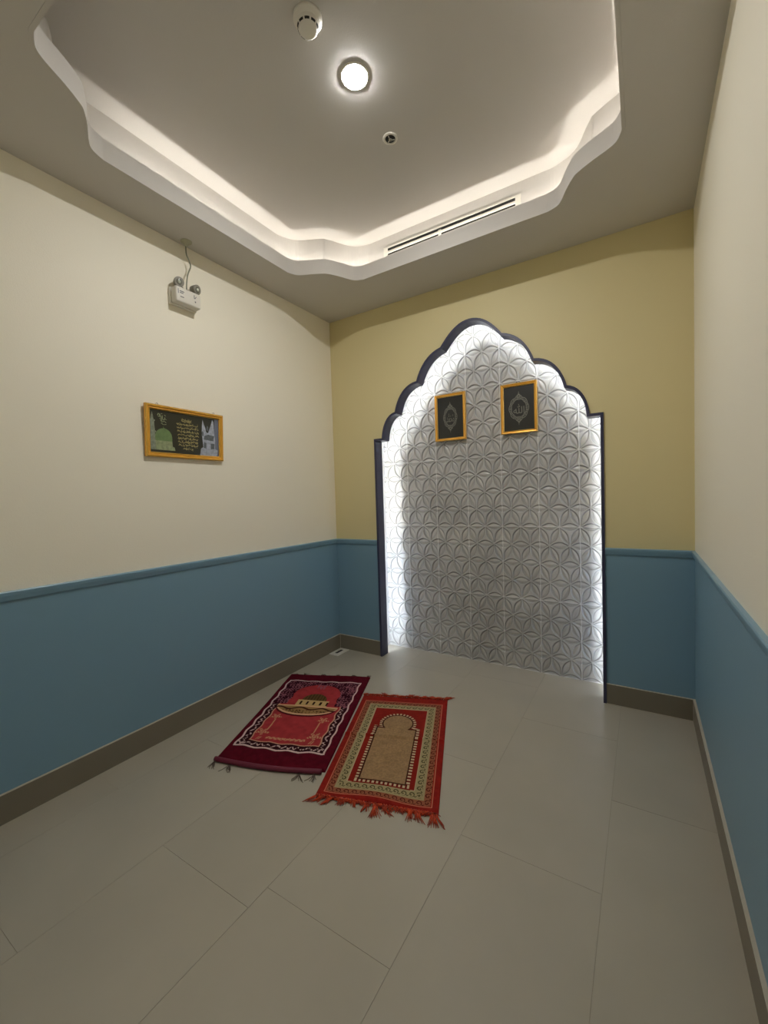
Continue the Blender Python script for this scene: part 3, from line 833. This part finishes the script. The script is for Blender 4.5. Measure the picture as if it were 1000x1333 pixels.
for u in (0.04, 0.17, 0.39, 0.58, 0.77, 0.965):
    p = bil(QA, u, 1.0)
    part(tassel(p, -dn+np.array([rnd.uniform(0, 0.5), rnd.uniform(-0.3, 0.3)]) if u > 0.1 else np.array([0.3, 0.5]), 0.034, 9, rnd), 'tassel', M['tassel'], ra)

# --- red rug
QB = [(-1.203, 1.308), (-0.698, 1.463), (-1.533, 2.150), (-1.036, 2.345)]
WB, LB = 0.536, 0.92
def pat_b(u, v, W, L):
    U, V = u*W, v*L
    c = np.empty(u.shape+(3,)); c[:] = C3(136, 28, 20)
    c *= (0.85+0.3*vnoise(U, V, 70, 21)[..., None])
    a, b, e, f = 0.060*W, 0.945*W, 0.030*L, 0.925*L
    D = np.minimum(np.minimum(U-a, b-U), np.minimum(V-e, f-V))     # metres inside the pale line
    # which side are we on -> along coordinate
    ds = np.stack([U-a, b-U, V-e, f-V], -1); k = ds.argmin(-1)
    along = np.where(k < 2, V, U)
    z1 = (D > 0) & (D < 0.036); z2 = (D >= 0.036) & (D < 0.080)
    # running spirals: dark ones on red, green-brown ones on the cream band
    def spiral(dist, mid, per, rad):
        ph = (along/per) % 1.0; lx = (ph-0.5)*per; ly = dist-mid
        r = np.hypot(lx, ly); th = np.arctan2(ly, lx)
        arm = np.cos(th+r/rad*7.0) > 0.25
        tail = np.abs(ly+rad*0.75*np.cos(2*math.pi*ph)) < 0.0026
        return ((r < rad) & arm) | (tail & (r >= rad*0.9))
    c[z1] = C3(146, 88, 62); c[z1 & spiral(D, 0.020, 0.036, 0.0145)] = C3(84, 22, 14)
    c[z1 & (D < 0.006)] = C3(150, 30, 22)
    c[z2] = C3(160, 146, 108); c[z2 & spiral(D, 0.060, 0.036, 0.0145)] = C3(72, 66, 38)
    c[(D > 0.080) & (D < 0.084)] = C3(190, 166, 134)
    c[(D > -0.0012) & (D < 0.0022)] = C3(200, 128, 100)
    inner = D > 0.084
    c[inner] = (C3(132, 28, 18)*(0.88+0.24*vnoise(U, V, 70, 25)[..., None]))[inner]
    # mihrab outline
    cu, cvv, r = 0.505*W, 0.665*L, 0.081
    neck = 0.605*L
    rad = np.hypot(U-cu, V-cvv)
    hw = 0.196*W; b0 = 0.150*L
    rectd = np.maximum(np.maximum(np.abs(U-cu)-hw, b0-V), V-neck)
    circ = rad-r
    shape = np.minimum(rectd, np.where(V > neck-0.012, circ, 1))
    tan = shape < 0
    # keep the horseshoe waist
    c[(shape < 0.0295) & (V < neck+0.02) | (circ < 0.0295) & (V >= neck-0.01)] = C3(112, 22, 16)
    band = (shape >= 0.0075) & (shape < 0.0225)
    ang = np.arctan2(V-cvv, U-cu)
    al = np.where((V > neck+0.012), ang*(r+0.016), np.where(V < b0, U, V))
    on = ((al/0.0205) % 1.0) < 0.52
    c[band] = C3(104, 22, 16); c[band & on] = C3(196, 172, 140)
    c[(shape >= 0) & (shape < 0.0075)] = C3(64, 30, 16)
    red_gap = (shape >= 0.0235) & inner & (shape < 0.04)
    c[red_gap] = C3(130, 28, 18)
    tn = C3(152, 122, 88)*(0.82+0.36*vnoise(U, V, 160, 31)[..., None])*(0.92+0.16*vnoise(U, V, 26, 33)[..., None])
    c[tan] = tn[tan]
    return c.reshape(-1, 3)
def height_b(u, v):
    z = 0.0065+0.0008*vnoise(u, v, 14, 41)
    z += 0.010*np.exp(-((v-0.520-0.012*(u-0.5))/0.011)**2)+0.0025*np.exp(-((v-0.27-0.03*np.sin(u*7))/0.012)**2)*np.exp(-((u-0.5)/0.22)**2)
    z += 0.003*np.exp(-((v-0.02)/0.02)**2)
    return z
def curve_b(u, v):
    s = 0.010*np.sin(u*9+0.4)*(1-v)**8
    return np.stack([s*0.3, -s], -1)-0.0*u[..., None] if isinstance(u, np.ndarray) and u.ndim else np.array([s*0.3, -s])
rb = thing('prayer_rug', 'red prayer rug with tan arch and orange fringe, right of the maroon rug', 'rug', (-1.12, 1.81, 0), 'prayer rugs on the floor')
rug_mesh('pile', QB, WB, LB, 0.0016, height_b, pat_b, M['rugb'], rb, curve_b)
def fringe(vend, lens, lean_, clumps, seed, colors, name):
    r = random.Random(seed); mb = MB()
    dirv = (np.array(QB[0])-np.array(QB[2])) if vend == 0 else (np.array(QB[2])-np.array(QB[0]))
    dirv = Vector((dirv[0], dirv[1], 0)).normalized(); nx = Vector((-dirv.y, dirv.x, 0))*(1 if vend == 0 else -1)
    # lying mat of yarn right along the edge
    for i in range(300):
        u = r.uniform(0.0, 1.0); p = bil(QB, u, vend); p = Vector((p[0], p[1], 0.007+r.uniform(-0.003, 0.004)))
        side = r.uniform(-1, 1)
        q = p+dirv*r.uniform(0.008, 0.020)+nx*side*(0.035 if u > 0.08 else 0.008); q.z = r.uniform(0.002, 0.007)
        mid = (p+q)/2+Vector((0, 0, r.uniform(0.001, 0.005)))
        mb.tube([p, mid, q], 0.0021, 5, 0 if r.random() < 0.72 else 1, r2=0.0013)
    for (u, ln, sp, n, lean__) in clumps:
        for i in range(n):
            p = bil(QB, min(1, max(0, u+r.uniform(-sp, sp)*0.6)), vend); p = Vector((p[0], p[1], 0.006))
            l = ln*r.uniform(0.7, 1.1); sd = lean__+r.uniform(-0.35, 0.35)
            p1 = p+dirv*l*0.5+nx*sd*l*0.35; p1.z = 0.006+r.uniform(0, 0.003)
            p2 = p+dirv*l*0.95+nx*sd*l*1.0; p2.z = 0.0025
            mb.tube([p, p1, p2], 0.0021, 5, 0 if r.random() < 0.75 else 1, r2=0.0008)
    o = part(mb, name, colors, rb); o['kind'] = 'stuff'
    return o
near = [(0.02, 0.045, 0.012, 10, -0.8), (0.07, 0.045, 0.02, 10, -0.7), (0.14, 0.05, 0.02, 14, -0.6), (0.24, 0.04, 0.04, 14, -0.2), (0.33, 0.035, 0.03, 12, 0.3), (0.44, 0.05, 0.02, 12, -0.1),
        (0.51, 0.075, 0.02, 18, 0.15), (0.57, 0.055, 0.02, 12, 0.6), (0.69, 0.03, 0.04, 10, 0.2), (0.78, 0.06, 0.02, 14, 0.1), (0.84, 0.06, 0.02, 16, 0.15), (0.955, 0.07, 0.015, 16, 0.1), (0.98, 0.07, 0.012, 12, 0.25), (0.60, 0.035, 0.05, 12, 0.2)]
far = [(0.02, 0.035, 0.02, 14, 0.1), (0.08, 0.03, 0.03, 14, 0.3), (0.17, 0.03, 0.03, 14, 0.2), (0.27, 0.05, 0.025, 18, -0.4), (0.34, 0.035, 0.03, 14, 0.3), (0.45, 0.025, 0.04, 12, 0.4), (0.55, 0.045, 0.03, 18, 0.3), (0.63, 0.04, 0.03, 16, 0.1),
       (0.72, 0.04, 0.02, 14, 0.3), (0.80, 0.04, 0.03, 16, 0.2), (0.88, 0.035, 0.03, 14, 0.4), (0.97, 0.042, 0.02, 18, 0.6), (0.995, 0.040, 0.01, 12, 0.9)]
fringe(0, 0.06, 0, near, 4, [M['fringe'], M['fringered']], 'fringe')
fringe(1, 0.04, 0, far, 6, [M['fringe'], M['fringered']], 'fringe')
mb = MB(); r = random.Random(9)
for i in range(14):
    p = bil(QB, 0.41+r.uniform(-0.03, 0.03), 1.0); p = Vector((p[0], p[1]+0.012, 0.008))
    mb.tube([p, p+Vector((r.uniform(-0.02, 0.02), r.uniform(0, 0.02), 0.004)), p+Vector((r.uniform(-0.025, 0.025), r.uniform(0.0, 0.025), -0.004))], 0.0016, 5)
part(mb, 'frayed_tuft', M['tagwhite'], rb)['label'] = 'whitish frayed tuft in the far fringe'

# ---------------------------------------------------------------- camera
f, yaw, pitch, roll = 542.4595, -0.5568, -0.0353, -0.0301
cy, sy_ = math.cos(yaw), math.sin(yaw); cp, sp = math.cos(pitch), math.sin(pitch); cr, sr = math.cos(roll), math.sin(roll)
fwd = Vector((sy_*cp, cy*cp, sp)); right = Vector((cy, -sy_, 0)); up = right.cross(fwd)
r2 = right*cr+up*sr; u2 = up*cr-right*sr
cam = bpy.data.cameras.new('camera'); co = bpy.data.objects.new('camera', cam); COL.objects.link(co)
cam.sensor_fit = 'HORIZONTAL'; cam.sensor_width = 36.0; cam.lens = f/1000*36.0
cam.clip_start = 0.02; cam.clip_end = 50
co.matrix_world = Matrix(((r2.x, u2.x, -fwd.x, 0), (r2.y, u2.y, -fwd.y, 0), (r2.z, u2.z, -fwd.z, 1.27), (0, 0, 0, 1)))
sc.camera = co

# ---------------------------------------------------------------- scale everything to metres
for me in bpy.data.meshes: me.transform(Matrix.Scale(S, 4))
for o in bpy.data.objects: o.location = Vector(o.location)*S
for o in bpy.data.objects:
    for m in o.modifiers:
        if m.type == 'BEVEL': m.width *= S

# ---------------------------------------------------------------- world and view
w = bpy.data.worlds.new('world'); sc.world = w; w.use_nodes = True
w.node_tree.nodes['Background'].inputs['Color'].default_value = (0.02, 0.02, 0.02, 1)
w.node_tree.nodes['Background'].inputs['Strength'].default_value = 0.0
sc.view_settings.view_transform = 'Standard'; sc.view_settings.look = 'None'
sc.view_settings.gamma = 1.0; sc.view_settings.use_curve_mapping = False
sc.view_settings.exposure = 0.0
sc.cycles.use_denoising = True
sc.cycles.max_bounces = 12; sc.cycles.diffuse_bounces = 8; sc.cycles.glossy_bounces = 6
sc.cycles.sample_clamp_indirect = 6.0
sc.cycles.caustics_reflective = False
